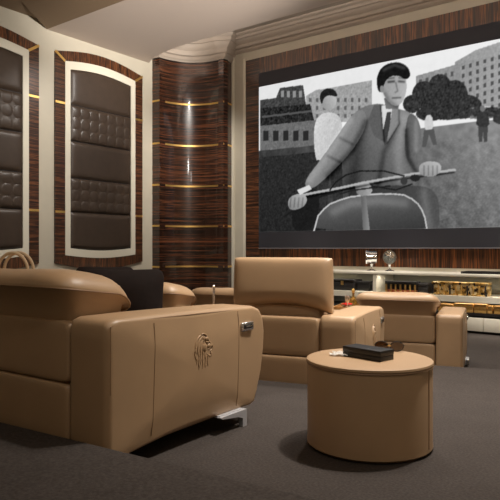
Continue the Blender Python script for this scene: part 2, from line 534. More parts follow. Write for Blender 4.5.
    # pedestrian in a pale shirt, on foot on the far pavement
    fill([(314, 122), (322, 113), (333, 112), (342, 118), (344, 150), (340, 166), (318, 166), (314, 150)], 206, 5, -.8, -.3, rnd=2)
    fill([(317, 160), (342, 160), (343, 205), (333, 205), (330, 172), (326, 207), (317, 206)], 52, 4)
    ell(329, 101, 7.5, 9.5, 176, 2, 2.5, -1); fill([(320, 101), (320, 93), (326, 88), (334, 89), (338, 95), (336, 97), (330, 95), (324, 97), (322, 105)], 34, 4, rnd=2)
    def soft(pts, w, amp):
        D = np.full(U.shape, 1e3)
        for (ax, ay), (bx, by) in zip(pts[:-1], pts[1:]):
            L = math.hypot(bx - ax, by - ay) + 1e-9
            t = np.clip(((U - ax) * (bx - ax) + (V - ay) * (by - ay)) / L ** 2, 0, 1)
            D = np.minimum(D, np.hypot(U - ax - t * (bx - ax), V - ay - t * (by - ay)))
        G[:] = G + amp * np.exp(-(D / w) ** 2)
    # rider in a plain grey suit
    fill([(346, 140), (352, 112), (376, 102), (394, 108), (412, 112), (420, 128), (416, 160), (420, 190), (350, 196), (342, 170)], 112, 2, .45, -.45, rnd=2)
    soft([(398, 124), (384, 152), (378, 186)], 3, -34); soft([(404, 118), (398, 150), (400, 180)], 5, 24); soft([(360, 130), (356, 160), (352, 188)], 7, -30)
    fill([(352, 114), (364, 108), (368, 124), (352, 152), (326, 178), (312, 190), (302, 184), (322, 158), (340, 132)], 132, 2, -.3, -.25, rnd=2)
    soft([(366, 122), (352, 150), (328, 176)], 3.5, -48); soft([(350, 120), (330, 152), (310, 180)], 4, 26); soft([(340, 138), (352, 144)], 1.6, -30); soft([(328, 156), (340, 162)], 1.6, -30)
    fill([(408, 112), (417, 116), (422, 132), (418, 152), (424, 164), (430, 172), (418, 176), (406, 160), (404, 140)], 108, 2, 1.2, rnd=2)
    soft([(406, 130), (408, 158), (416, 172)], 2.6, -44); soft([(416, 122), (416, 150)], 2.6, 26)
    fill([(380, 106), (394, 104), (392, 126), (384, 140), (378, 128)], 226, 2)
    fill([(387, 112), (391, 112), (390, 126), (385, 146), (382, 136)], 66, 2)
    fill([(374, 105), (381, 104), (384, 142), (374, 136), (368, 120)], 96, 2); fill([(393, 104), (399, 109), (399, 124), (387, 143)], 142, 2)
    soft([(381, 106), (384, 141)], 1.0, -40); soft([(399, 110), (399, 124), (387, 143)], 1.0, -40)
    fill([(384, 98), (401, 98), (398, 109), (386, 109)], 120)
    fill([(381, 78), (385, 72), (399, 70), (406, 76), (407, 90), (403, 102), (396, 107), (388, 102), (382, 92)], 172, 2, 1.4, .2, rnd=2)
    soft([(385, 94), (389, 101), (396, 106)], 2.5, -34)
    fill([(378, 92), (376, 78), (382, 66), (396, 61), (408, 66), (411, 76), (406, 80), (398, 75), (388, 77), (384, 84), (382, 92)], 24, 2, rnd=2)
    soft([(384, 70), (394, 65), (404, 68)], 1.8, 34)
    ell(382, 89, 2.2, 3.6, 140)
    soft([(388.5, 82), (394, 81.4)], 1.2, -95); soft([(399, 81.4), (404, 81.8)], 1.2, -95); soft([(387.5, 78.6), (394, 77.8)], .8, -70); soft([(399, 77.8), (405, 78.6)], .8, -70)
    soft([(396, 83), (397.6, 91), (395.4, 92.4)], .9, -50); soft([(392.5, 98), (400.5, 97.6)], .9, -80)
    # legs and scooter, seen from the front quarter
    fill([(352, 188), (418, 184), (438, 192), (440, 222), (436, 230), (400, 231), (340, 232), (344, 205)], 66, 2, .4, rnd=2)
    soft([(424, 192), (428, 226)], 5, 30)
    fill([(292, 205), (308, 188), (318, 190), (320, 210), (312, 230), (292, 232)], 30, 2, rnd=1)
    fill([(314, 231.6), (318, 216), (330, 204), (350, 197), (380, 194), (404, 195), (418, 204), (425, 218), (428, 231)], 84, 1, -.15, -1.0, rnd=1)
    soft([(334, 212), (350, 204), (380, 201), (404, 204)], 5, 28)
    line([(314, 231), (318, 216), (324, 209), (330, 204), (340, 200), (350, 197), (365, 195), (380, 194), (394, 194), (404, 195), (412, 199), (418, 204), (422, 210), (425, 218), (427, 230)], .75, 205)
    fill([(361, 196), (366, 196), (370, 231), (363, 231)], 120, 0, 6)
    fill([(354, 184), (368, 180), (374, 194), (358, 197)], 150, 2, 3, rnd=1)
    line([(298, 196), (318, 192), (340, 188), (362, 183), (390, 178), (412, 174), (436, 172), (455, 170)], 1.2, 186); soft([(300, 198), (340, 190.5), (390, 180.5), (454, 172.5)], .9, -70)
    line([(285, 216), (300, 206), (322, 196), (340, 191)], .9, 30)
    line([(330, 190), (336, 182), (346, 175), (360, 171), (384, 171), (404, 176)], .7, 28); line([(340, 194), (352, 190.5), (370, 188), (390, 186)], .7, 36); line([(372, 186), (396, 190), (412, 184)], .7, 32)
    ell(415, 178, 5, 3.5, 40); ell(404, 181, 3.5, 4, 60)
    fill([(287, 202), (292, 195), (304, 193), (308, 200), (303, 208), (290, 211)], 160, 2, 1, -2, rnd=2)
    for k in range(4): soft([(291 + k * 4, 198), (290 + k * 4, 207)], .7, -40)
    fill([(418, 166), (426, 161), (440, 162), (442, 171), (434, 177), (420, 176)], 172, 2, 1, -2, rnd=2)
    for k in range(4): soft([(424 + k * 4.4, 166), (424 + k * 4.4, 175)], .7, -44)
    fill([(297, 190), (309, 185), (312, 189), (300, 195)], 226)
    # loose cobbles lit at the right
    gl = inside([(440, 140), (560, 125), (560, 230), (440, 226)]); G[gl] += (10 * np.maximum(0, np.sin(V * 1.9 + 3 * np.sin(U * .23)) * np.sin(U * .9 + V * .7)))[gl]
    G2 = np.clip(sm(G, 1) + .5 * nf, 14, 250) / 255
    lin = np.where(G2 <= .04045, G2 / 12.92, ((G2 + .055) / 1.055) ** 2.4)
    verts = np.stack([X - SX0, np.full(X.shape, -.062), Z - SZ0], -1).reshape(-1, 3)
    idx = np.arange(nx * nz).reshape(nz, nx)
    faces = np.stack([idx[:-1, :-1], idx[:-1, 1:], idx[1:, 1:], idx[1:, :-1]], -1).reshape(-1, 4)
    me = bpy.data.meshes.new('picture')
    me.from_pydata(verts.tolist(), [], faces.tolist())
    ca = me.color_attributes.new('grey', 'FLOAT_COLOR', 'POINT')
    c = np.ones((nx * nz, 4), np.float32); c[:, :3] = lin.reshape(-1, 1)
    ca.data.foreach_set('color', c.ravel())
    m = bpy.data.materials.new('lit_picture'); m.use_nodes = True; nt = m.node_tree
    nt.nodes.remove(nt.nodes['Principled BSDF'])
    em = nt.nodes.new('ShaderNodeEmission'); at_ = nt.nodes.new('ShaderNodeVertexColor'); at_.layer_name = 'grey'
    em.inputs['Strength'].default_value = .92
    nt.links.new(at_.outputs['Color'], em.inputs['Color'])
    nt.links.new(em.outputs['Emission'], nt.nodes['Material Output'].inputs['Surface'])
    me.materials.append(m)
    o = bpy.data.objects.new('picture', me); COL.objects.link(o); o.parent = scr
    o['label'] = 'lit monochrome picture of a rider on a motor scooter in a town square'
picture()

# ------------------------------------------------------------------ media credenza
CY0, CY1 = 9.35, 10.07
cx0, cx1 = -7.4, -1.2
cz = [-.30, -.07, -.03, .127, .218, .517, .56]
cred = thing('media_credenza', 'long low cream media credenza with open shelves under the screen', 'credenza', ((cx0 + cx1) / 2, CY1, ZC))
def cb(name, lo, hi, m=M['cream_frame'], parent=cred, bev=.0):
    o_ = Vector(((cx0 + cx1) / 2, CY1, ZC))
    bm = B(); add_box(bm, Vector(lo) - o_, Vector(hi) - o_, bev)
    return obj(name, bm, m, parent, smooth=bev > 0)
cb('worktop', (cx0, CY0, cz[5]), (cx1, CY1, cz[6]), bev=.006)
cb('shelf_board', (cx0, CY0 + .01, cz[3]), (cx1, CY1, cz[4]))
cb('shelf_board', (cx0, CY0 + .03, cz[1]), (cx1, CY1, cz[2]), M['black_matte'])
cb('back_board', (cx0, CY1 - .02, cz[2]), (cx1, CY1, cz[5]), M['interior'])
for x in (cx0 + .03, -6.05, -4.52, -2.3, cx1 - .03):
    cb('divider', (x - .03, CY0 + .015, cz[4]), (x + .03, CY1 - .02, cz[5]))
    cb('divider', (x - .03, CY0 + .04, cz[2]), (x + .03, CY1 - .02, cz[3]))
for a, b in ((cx0, -5.85), (-5.85, -4.3), (-4.3, -2.75), (-2.75, cx1)):
    cb('drawer', (a + .004, CY0 + .015, cz[0]), (b - .004, CY1 - .02, cz[1] - .03), M['cream_frame'], bev=.004)
cb('plinth', (cx0 + .1, CY0 + .12, ZC), (cx1 - .1, CY1 - .02, cz[0]), M['black_matte'])

def onshelf(px, y):   # x of the plan point at bearing px on depth line y
    u = (px - 250) / FPX
    return y * (FX + RX * u) / (FY + RY * u)
def gbox(name, label, cat, px0, px1, y, z0, z1, dep, m, group=None, bev=.006):
    x0, x1 = onshelf(px0, y), onshelf(px1, y)
    t = thing(name, label, cat, ((x0 + x1) / 2, y + dep / 2, z0), 0, group)
    w = x1 - x0
    return t, w
# upper shelf things
def lidded_box(name, label, cat, px0, px1, y, z0, h, dep, m, trim=None, group=None):
    t, w = gbox(name, label, cat, px0, px1, y, z0, z0 + h, dep, m, group)
    bm = B(); add_box(bm, (-w / 2, -dep / 2, 0), (w / 2, dep / 2, h * .72), .005); obj('body', bm, m, t)
    bm = B(); add_box(bm, (-w / 2 - .004, -dep / 2 - .004, h * .74), (w / 2 + .004, dep / 2 + .004, h), .005); obj('lid', bm, m, t)
    if trim:
        bm = B(); add_box(bm, (-.025, -dep / 2 - .012, h * .5), (.025, -dep / 2, h * .85), .003); obj('clasp', bm, trim, t)
    return t
zs = cz[4]
lidded_box('keepsake_box', 'long black box with brass clasp on the credenza shelf left of the divider', 'box', 331, 354, 9.45, zs, .19, .3, M['black_matte'], M['gold'])
lidded_box('keepsake_box', 'short black box next to the divider on the credenza shelf', 'box', 356.5, 369.5, 9.5, zs, .165, .25, M['black_gloss'])
lidded_box('keepsake_box', 'small black box between the bottle rack and the gold mosaic casket', 'box', 417.5, 428, 9.5, zs, .17, .25, M['black_matte'])
t, w = gbox('bottle_rack', 'dark rack with brass uprights on the credenza shelf right of the divider', 'rack', 385, 416, 9.45, zs, zs + .17, .2, None)
bm = B(); add_box(bm, (-w / 2, -.1, .14), (w / 2, .1, .19), .004); add_box(bm, (-w / 2, -.02, .02), (w / 2, .1, .15)); obj('case', bm, M['black_matte'], t)
for k in range(7):
    x = -w / 2 + .02 + (w - .04) * k / 6
    bm = B(); add_box(bm, (x - .012, -.1, 0), (x + .012, -.08, .14)); obj('upright', bm, M['gold'], t, smooth=False)
bm = B(); add_box(bm, (-w / 2, -.08, .0), (w / 2, .02, .05)); obj('shelf', bm, mat('rust_lacquer', (150, 80, 48), .4), t, smooth=False)
t, w = gbox('mosaic_casket', 'long gold mosaic casket on the credenza shelf at right', 'casket', 432, 487, 9.45, zs, zs + .2, .24, None)
bm = B(); add_box(bm, (-w / 2, -.12, 0), (w / 2, .12, .165), .006); obj('body', bm, M['mosaic'], t)
bm = B(); add_box(bm, (-w / 2 - .006, -.126, .167), (w / 2 + .006, .126, .205), .006); obj('lid', bm, M['mosaic'], t)
for k in range(10):
    x = -w / 2 + .02 + (w - .04) * k / 9
    bm = B(); add_box(bm, (x - .011, -.14, .012), (x + .011, -.12, .16), .003); obj('corner_rib' if k in (0, 9) else 'rib', bm, M['black_matte'] if k % 3 == 0 else M['gold'], t)
# lower shelf boxes
zl = cz[2]
gset = 'gold boxes on the low shelf'
def low(px0, px1, z0, h, label):
    t, w = gbox('gold_box', label, 'box', px0, px1, 9.42, z0, z0 + h, .25, None, gset)
    bm = B(); add_box(bm, (-w / 2, -.125, 0), (w / 2, .125, h * .7), .004); obj('body', bm, M['goldbox'], t)
    bm = B(); add_box(bm, (-w / 2, -.128, h * .73), (w / 2, .128, h), .004); obj('lid', bm, M['goldbox'], t)
low(438, 452.5, zl, .11, 'square gold box at the left end of the low credenza shelf')
low(454, 473, zl, .07, 'long flat gold box at the bottom of its pair on the low shelf')
low(454, 473, zl + .071, .06, 'long flat gold box lying on top of another on the low shelf')
low(474, 486.5, zl, .135, 'tall gold box right of the flat pair on the low shelf')
low(487.5, 492, zl, .06, 'tiny gold box at the bottom of the small stack on the low shelf')
low(487.5, 492, zl + .061, .055, 'tiny gold box on top of the small stack on the low shelf')
low(494, 508, zl, .12, 'gold box cut off by the right edge on the low shelf')
# black tray on the worktop
x0, x1 = onshelf(462, 9.5), onshelf(512, 9.5)
tr = thing('serving_tray', 'flat black tray lying on the cream worktop at right', 'tray', ((x0 + x1) / 2, 9.6, cz[6]))
w = x1 - x0
bm = B(); add_box(bm, (-w / 2, -.16, 0), (w / 2, .16, .012), .004); obj('base', bm, M['black_gloss'], tr)
bm = B()
for lo, hi in (((-w / 2, -.16, .01), (w / 2, -.145, .035)), ((-w / 2, .145, .01), (w / 2, .16, .035)), ((-w / 2, -.145, .01), (-w / 2 + .015, .145, .035)), ((w / 2 - .015, -.145, .01), (w / 2, .145, .035))): add_box(bm, lo, hi)
obj('rim', bm, M['black_gloss'], tr, smooth=False)
# chrome spot lamps
def spot(px, rz, label):
    y = 9.62; x = onshelf(px, y)
    t = thing('spotlight_lamp', label, 'lamp', (x, y, cz[6]), rz, 'chrome spotlight lamps')
    bm = B(); add_lathe(bm, [(.001, 0), (.10, 0), (.10, .012), (.06, .025), (.022, .04), (.02, .10), (.032, .125), (.018, .14), (.001, .145)], 28); obj('pedestal', bm, M['mirror'], t)
    head = B(); prof = [(.002, -.11), (.09, -.11), (.112, -.095), (.115, .08), (.128, .085), (.128, .115), (.110, .115), (.106, .10), (.002, .10)]
    rings = [[Vector((r * math.cos(k * PI / 18), z, .262 + r * math.sin(k * PI / 18))) for k in range(36)] for r, z in prof]
    loft(head, rings); h = obj('lamp_head', head, M['mirror'], t)
    l = B(); rings = [[Vector((r * math.cos(k * PI / 18), z, .262 + r * math.sin(k * PI / 18))) for k in range(36)] for r, z in [(.002, .118), (.05, .116), (.104, .103), (.104, .1005), (.002, .1005)]]
    loft(l, rings); obj('lens', l, M['clear'], h)
    for ch in (t,): ch.scale = (.86, .86, .92)
    return t
spot(371.6, R(118), 'chrome spotlight lamp with its drum head turned sideways on the worktop')
spot(389.6, R(204), 'chrome spotlight lamp with its round lens facing the viewer on the worktop')

# ------------------------------------------------------------------ sofas
ARM_PROF = [(0, .05), (0, .30), (0, .60), (.012, .633), (.05, .645), (.3, .645), (.6, .640), (.9, .633), (1.06, .625), (1.12, .605), (1.155, .56), (1.17, .48), (1.163, .38), (1.14, .26), (1.10, .15), (1.075, .095), (1.04, .082), (.7, .08), (.35, .075), (.15, .06), (.05, .05)]
AW = .25
def arm_poly():
    p = ARM_PROF; out = []
    for i in range(len(p)):
        a, b = Vector(p[i]), Vector(p[(i + 1) % len(p)])
        k = max(1, int((b - a).length / .05))
        for j in range(k): out.append(tuple(a + (b - a) * j / k))
    return out
APOLY = arm_poly()
ACX, ACZ = .55, .36
def bulge(y, z):
    ang = math.atan2(z - ACZ, y - ACX); best = 1; r = math.hypot(y - ACX, z - ACZ)
    for i in range(len(APOLY)):
        a, b = APOLY[i], APOLY[(i + 1) % len(APOLY)]
        d = (math.cos(ang), math.sin(ang))
        ex, ez = b[0] - a[0], b[1] - a[1]
        den = d[0] * ez - d[1] * ex
        if abs(den) < 1e-9: continue
        tt = ((a[0] - ACX) * ez - (a[1] - ACZ) * ex) / den
        uu = ((a[0] - ACX) * d[1] - (a[1] - ACZ) * d[0]) / den
        if tt > 0 and 0 <= uu <= 1: best = r / tt; break
    s = min(1, best)
    return .022 * (1 - s ** 2.4)
def make_arm(par, xo, sgn, extras):
    """xo: outer face x; sgn +1 when the outer face looks to +x"""
    bm = B(); rings = []
    sc = lambda s, x, inset=0: [Vector((x, ACX + (y - ACX) * s, ACZ + (z - ACZ) * s)) for y, z in APOLY]
    def ring(s, x, ins):
        out = []
        for y, z in APOLY:
            d = Vector((y - ACX, z - ACZ)); L = d.length
            d2 = d * ((L - ins) / L) * s
            out.append(Vector((xo + sgn * x, ACX + d2.x, ACZ + d2.y)))
        return out
    for s in (.02, .2, .4, .6, .75, .87): rings.append(ring(s, .022 * (1 - s ** 2.4), .035))
    for k in range(6):
        a = k / 5 * PI / 2
        rings.append(ring(1, -.035 + .035 * math.cos(a) + .003, .035 * (1 - math.sin(a))))
    for k in range(6):
        a = k / 5 * PI / 2
        rings.append(ring(1, -AW + .03 - .03 * math.sin(a), .03 * (1 - math.cos(a))))
    for s in (.8, .4, .02): rings.append(ring(s, -AW, .03))
    loft(bm, rings)
    arm = obj('armrest', bm, M['leather'], par, ang=60)
    # piping along the upper outer edge and two upright seams
    def tube(pts, r, name='piping'):
        b = B(); add_tube(b, [(xo + sgn * x, y, z) for x, y, z in pts], r, 6)
        return obj(name, b, M['leather_seam'], arm)
    top = [p for p in ARM_PROF if p[1] > .55 and p[0] < 1.11]
    tube([(-.001, ACX + (y - ACX) * .982, z - .017) for y, z in [(.012, .35), (.012, .5)] + top[1:]], .0028)
    for y0, y1 in ((.27, .25), (.90, .885)):
        pts = [(bulge(yy, zz) - .0008, yy, zz) for yy, zz in [(y0 + (y1 - y0) * t, .61 - .5 * t) for t in [i / 14 for i in range(15)]]]
        tube(pts, .0017, 'seam')
    if extras:
        # chrome control plate near the front
        z = .523; y = .968; bx = bulge(y, z)
        b = B(); add_box(b, (xo + sgn * bx - .006, y - .055, z - .024), (xo + sgn * bx + .012, y + .055, z + .024), .008, 3)
        pl = obj('control_plate', b, M['chrome'], arm)
        b = B(); add_box(b, (xo + sgn * bx + .008, y - .035, z - .010), (xo + sgn * bx + .016, y + .035, z + .012), .003); o = obj('control_button', b, M['black_matte'], arm)
        b = B(); add_box(b, (xo + sgn * bx + .013, y - .022, z - .003), (xo + sgn * bx + .0175, y + .022, z + .006), .002); obj('control_button', b, M['mirror'], arm)
        emblem(arm, xo, sgn)
    return arm
def emblem(arm, xo, sgn):
    """embossed lion's head in profile, facing the front of the sofa"""
    y0, z0, w, h = .525, .355, .15, .17
    P = lambda a, c, up=0: (xo + sgn * (bulge(y0 + a * w, z0 + c * h) + up), y0 + a * w, z0 + c * h)
    strands = [
        [(.38, .97), (.22, .90), (.10, .76), (.06, .60), (.12, .46)],
        [(.48, .93), (.30, .84), (.20, .68), (.18, .52), (.24, .38), (.18, .26)],
        [(.52, .84), (.38, .74), (.31, .58), (.33, .42), (.28, .28), (.32, .14)],
        [(.12, .66), (.02, .52), (.06, .38), (.14, .28), (.10, .14)],
        [(.46, .68), (.42, .54), (.45, .40), (.40, .26), (.44, .10), (.40, .0)],
        [(.56, .48), (.54, .36), (.58, .24), (.53, .12), (.56, .02)],
        [(.66, .38), (.70, .28), (.66, .18), (.70, .06)],
        [(.24, .34), (.20, .20), (.26, .06), (.22, .0)],
        [(.42, .99), (.54, 1.0), (.66, .94), (.72, .84)],
        [(.72, .84), (.80, .72), (.93, .64), (.97, .56), (.90, .50)],
        [(.90, .50), (.80, .47), (.90, .42), (.86, .34), (.74, .34), (.64, .42)],
        [(.60, .76), (.70, .73), (.78, .74)], [(.55, .92), (.48, .86), (.52, .78)],
        [(.70, .52), (.80, .56), (.88, .60)]]
    b = B()
    for s in strands:
        # smooth the strand
        q = [Vector(p) for p in s]
        for _ in range(2):
            r = [q[0]]
            for i in range(len(q) - 1): r += [q[i] * .75 + q[i + 1] * .25, q[i] * .25 + q[i + 1] * .75]
            q = r + [q[-1]]
        n = len(q)
        add_tube(b, [P(p.x, p.y, -.0008) for p in q], [.0012 + .0030 * math.sin(PI * (.1 + .85 * i / (n - 1))) for i in range(n)], 6)
    for (a, c, ra, rc) in ((.66, .84, .10, .06), (.80, .62, .13, .07), (.55, .60, .10, .12), (.86, .40, .05, .04)):
        r = bmesh.ops.create_uvsphere(b, u_segments=14, v_segments=8, radius=1)
        for v in r['verts']:
            p = P(a, c, 0)
            v.co = Vector((p[0] + v.co.x * .0045, p[1] + v.co.y * ra * w, p[2] + v.co.z * rc * h))
    o = obj('lion_emblem', b, M['emblem'], arm, ang=80)
    o['label'] = "lion's head embossed in profile on the armrest"
def headrest_down(par, xc, w):
    hx, hy, yc = w / 2, .235, .17
    def plan(ins, n=72, k=5.5):
        out = []
        for i in range(n):
            a = 2 * PI * i / n; c, q = math.cos(a), math.sin(a)
            r = (abs(c) ** k + abs(q) ** k) ** (-1 / k)
            out.append((c * r * (hx - ins), q * r * (hy - min(ins, hy * .93))))
        return out
    seam = lambda y: .746 - .13 * (y + .03) - 3.6 * max(0, y - .08) ** 2
    rings = []
    for ins, f in ((.10, 0), (.085, .12), (.078, .35), (.066, .6), (.040, .82), (.014, .95), (.0, 1.0)):
        fr = (hy - .3 * ins) / (hy - ins)
        rings.append([Vector((xc + x * (hx - .6 * ins) / (hx - ins), yc + (y * fr if y > 0 else y), .60 + (seam(y) - .60) * f)) for x, y in plan(ins)])
    nseam = len(rings) - 1
    for ins, dz in ((.003, .014), (.013, .034), (.033, .056), (.065, .074), (.105, .086), (.155, .093), (.20, .096), (.235, .097)):
        rings.append([Vector((xc + x, yc + y, seam(y) + dz * (1 - .10 * (y + .17)) + .003 * math.sin(9 * x + 5 * y))) for x, y in plan(ins)])
    bm = B(); loft(bm, rings)
    h = obj('headrest', bm, M['leather'], par, ang=75)
    pts = rings[nseam] + rings[nseam][:1]
    b = B(); add_tube(b, [p + Vector((0, 0, .001)) for p in pts], .0045, 6, False); obj('piping', b, M['leather_seam'], h)
    return h
def headrest_up(par, xc, w):
    N = 28; bm = B(); rings = []
    def section(a):
        e = abs(a)
        zb = .625 + .075 * (1 - e ** 2.2)           # arched lower edge, ears at the ends
        pts = [(.20, zb + .0), (.13, zb + .005), (.075, zb + .035), (.048, zb + .09), (.045, .80), (.055, .88), (.068, .97), (.082, 1.025), (.11, 1.048), (.15, 1.05), (.19, 1.035), (.215, .98), (.225, .88), (.23, .76), (.235, zb + .05)]
        return pts
    for i in range(N + 1):
        a = -math.cos(PI * i / N)
        s = max(.02, 1 - abs(a) ** 10) ** .33
        S = section(a)
        out = []
        for y, z in S:
            y2 = .14 + (y - .14) * s
            wide = 1 + .02 * max(0, (.85 - z))
            out.append(Vector((xc + a * w / 2 * wide, y2, .83 + (z - .83) * (.94 + .06 * s))))
        rings.append(out)
    loft(bm, rings)
    o = obj('headrest', bm, M['leather'], par, ang=70)
    md = o.modifiers.new('s', 'SUBSURF'); md.levels = 1; md.render_levels = 2
    o['label'] = 'raised tan leather headrest'
    return o
def make_sofa(label, corner, zf, th, mods, up=()):
    t = thing('recliner_sofa', label, 'sofa', (corner[0], corner[1], zf), R(th), 'tan leather recliner sofas')
    x = 0; seat_i = 0; L = M['leather']; info = []
    total = sum(w for _, w in mods)
    def soft(name, c, h, k=9, fn=None):
        b = B(); add_pillow(b, c, h, k, 12, fn); return obj(name, b, L, t, ang=60)
    for i, (kind, w) in enumerate(mods):
        xc = x - w / 2
        if kind == 'arm':
            if i == 0: make_arm(t, x, 1, True)
            else: make_arm(t, x - w, -1, False)
        elif kind == 'seat':
            soft('upper_back_panel', (xc, .10, .487), (w / 2 - .004, .095, .137), 14)
            soft('lower_back_panel', (xc, .10, .205), (w / 2 - .004, .10, .142), 16)
            soft('back_cushion', (xc, .24, .56), (w / 2 - .015, .11, .15), 6)
            soft('seat_cushion', (xc, .70, .385), (w / 2 - .006, .40, .085), 7)
            soft('footrest', (xc, .985, .215), (w / 2 - .01, .085, .115), 9)
            b = B(); add_box(b, (xc - w / 2 + .01, .19, .09), (xc + w / 2 - .01, .9, .30)); obj('seat_base', b, M['black_matte'], t, smooth=False)
            (headrest_up if seat_i in up else headrest_down)(t, xc + (.06 if seat_i in up else .01), w + (.0 if seat_i in up else .05))
            info.append(xc); seat_i += 1
        else:
            soft('console_back', (xc, .10, .345), (w / 2 - .004, .10, .29), 14)
            soft('console', (xc, .60, .345), (w / 2 - .004, .41, .255), 14)
            b = B(); add_box(b, (xc - w / 2 + .03, .25, .597), (xc + w / 2 - .03, .85, .606), .003); obj('console_top', b, M['black_gloss'], t)
            info.append(('c', xc))
        x -= w
    # legs: chrome blade feet
    for lx in (.022, -total - .022):
        for ly, d in ((.925, -1), (.16, 1)):
            if d > 0: lx = lx + math.copysign(.13, -(lx + .5))
            b = B()
            add_prism(b, [(ly, .088), (ly + .014 * -d, .088), (ly + .014 * -d, 0), (ly + .022 * d, 0), (ly + .022 * d, .045), (ly + .06 * d, .06), (ly + .20 * d, .078), (ly + .21 * d, .088)], lx - .014, lx + .014, 'x')
            add_box(b, (min(lx, lx - math.copysign(.12, lx + .5)), min(ly, ly + .2 * d), .082), (max(lx, lx - math.copysign(.12, lx + .5)), max(ly, ly + .2 * d), .092))
            obj('leg', b, M['satin'], t, smooth=False)
    return t, info
SA, infoA = make_sofa('tan leather recliner sofa nearest the viewer with a black pillow on its seat', (-1.985, 1.632), 0, 2, [('arm', AW), ('seat', .80), ('seat', .90), ('arm', AW)])
SB, infoB = make_sofa('tan leather recliner sofa in the middle row with one raised headrest', (-1.95, 3.735), ZB_, 15, [('arm', AW), ('seat', .76), ('console', .40), ('seat', .76), ('arm', AW)], up=(0,))
SCo, infoC = make_sofa('tan leather recliner sofa in the front row nearest the credenza', (-1.925, 5.895), ZC, 16, [('arm', AW), ('seat', .78), ('console', .34), ('seat', .78), ('seat', .78), ('arm', AW)])
def onsofa(s, th, p):
    c, q = math.cos(R(th)), math.sin(R(th))
    o = s.location
    return Vector((o.x + p[0] * c - p[1] * q, o.y + p[0] * q + p[1] * c, o.z + p[2]))

# things on the sofas
def pillow(label, loc, size, rz, tilt, m):
    b = B()
    def fn(w, q):
        e = 1 - .78 * (abs(q.x) ** 3 + abs(q.z) ** 3 - abs(q.x * q.z) ** 3)
        pinch = 1 - .06 * (1 - q.x ** 2) * abs(q.z) ** 6 - .0
        return Vector((w.x * (1 - .06 * (1 - q.z ** 2)), w.y * max(.10, e), w.z * (1 - .06 * (1 - q.x ** 2))))
    add_pillow(b, (0, 0, 0), (size[0] / 2, .085, size[1] / 2), 7, 18, fn)
    o = obj('throw_pillow', b, m, ang=80)
    o.rotation_euler = (tilt, 0, rz); o.location = loc
    return tag(o, label, 'pillow', 'black throw pillows')
pillow('black throw pillow standing by the armrest of the nearest sofa', (-2.55, 2.21, .655), (.45, .37), R(40), R(-14), M['black_fabric'])
pillow('black throw pillow half hidden behind the headrest and the other pillow', (-3.02, 2.46, .664), (.38, .35), R(38), R(-12), M['black_fabric'])

# handbag
bg = thing('handbag', 'beige leather handbag with two round handles behind the nearest headrest', 'handbag', (-3.72, 2.29, .47), R(38))
b = B(); add_pillow(b, (0, 0, .15), (.17, .075, .15), 8, 8, lambda w, q: Vector((w.x * (1 - .1 * q.z), w.y * (1 - .35 * q.z), w.z))); obj('body', b, M['bag'], bg)
b = B(); add_box(b, (-.15, -.055, .285), (.15, .055, .30), .006); obj('top_band', b, M['bag'], bg)
for yy in (-.055, .055):
    b = B(); pts = [(-.10 + 0, yy, .22)] + [(.10 * -math.cos(a), yy, .32 + .125 * math.sin(a)) for a in [i * PI / 16 for i in range(17)]] + [(.10, yy, .22)]
    add_tube(b, pts, .011, 8); obj('handle', b, M['bag'], bg)

# chrome post on the middle console
p = onsofa(SB, 15, (-(AW + .76 + .23), .36, .607))
ps = thing('reading_light', 'slim chrome post standing on the middle sofa console', 'reading light', p)
b = B(); add_lathe(b, [(.001, 0), (.03, 0), (.03, .008), (.009, .014), (.009, .15), (.013, .155), (.013, .19), (.001, .195)], 16); obj('stem', b, M['chrome'], ps)
b = B(); add_lathe(b, [(.001, .19), (.010, .192), (.012, .20), (.001, .21)], 12); obj('head', b, M['mirror'], ps)

# drinks on the front-row console
cxx = [q[1] for q in infoC if isinstance(q, tuple)][0]
tray = thing('drinks_tray', 'honey coloured wooden tray on the front sofa console', 'tray', onsofa(SCo, 16, (cxx, .56, .607)), R(16))
b = B(); add_box(b, (-.15, -.25, 0), (.15, .25, .014), .004); obj('base', b, M['walnut'], tray)
b = B()
for lo, hi in (((-.15, -.25, .012), (.15, -.235, .045)), ((-.15, .235, .012), (.15, .25, .045)), ((-.15, -.235, .012), (-.135, .235, .045)), ((.135, -.235, .012), (.15, .235, .045))): add_box(b, lo, hi)
obj('rim', b, M['walnut'], tray, smooth=False)
def bottle(label, lp, m, s=1.0):
    t = thing('decanter', label, 'bottle', onsofa(SCo, 16, (cxx + lp[0], .56 + lp[1], .622)))
    b = B(); add_lathe(b, [(.001, 0), (.036 * s, 0), (.04 * s, .01), (.04 * s, .085), (.03 * s, .10), (.012 * s, .112), (.012 * s, .15), (.016 * s, .152), (.016 * s, .158), (.001, .16)], 24); obj('flask', b, m, t)
    b = B(); add_lathe(b, [(.001, .159), (.012, .16), (.02, .18), (.015, .2), (.001, .21)], 16); obj('stopper', b, M['gold'], t)
bottle('amber glass decanter with gold stopper on the wooden tray', (.0, .13), M['amber'], 1.1)
rb = thing('candy_bowl', 'small glass dish of red sweets on the wooden tray', 'bowl', onsofa(SCo, 16, (cxx - .03, .50, .622)))
b = B(); add_lathe(b, [(.001, 0), (.04, 0), (.07, .03), (.075, .045), (.07, .045), (.05, .018), (.001, .014)], 28); obj('dish', b, M['clear'], rb)
b = B()
for k in range(26):
    a = k * 2.4; r = .052 * math.sqrt((k + .5) / 26)
    rr = bmesh.ops.create_icosphere(b, subdivisions=1, radius=.015)
    for v in rr['verts']: v.co += Vector((r * math.cos(a), r * math.sin(a), .038 + .014 * (1 - r / .06)))
o = obj('sweets', b, M['red'], rb); o['kind'] = 'stuff'
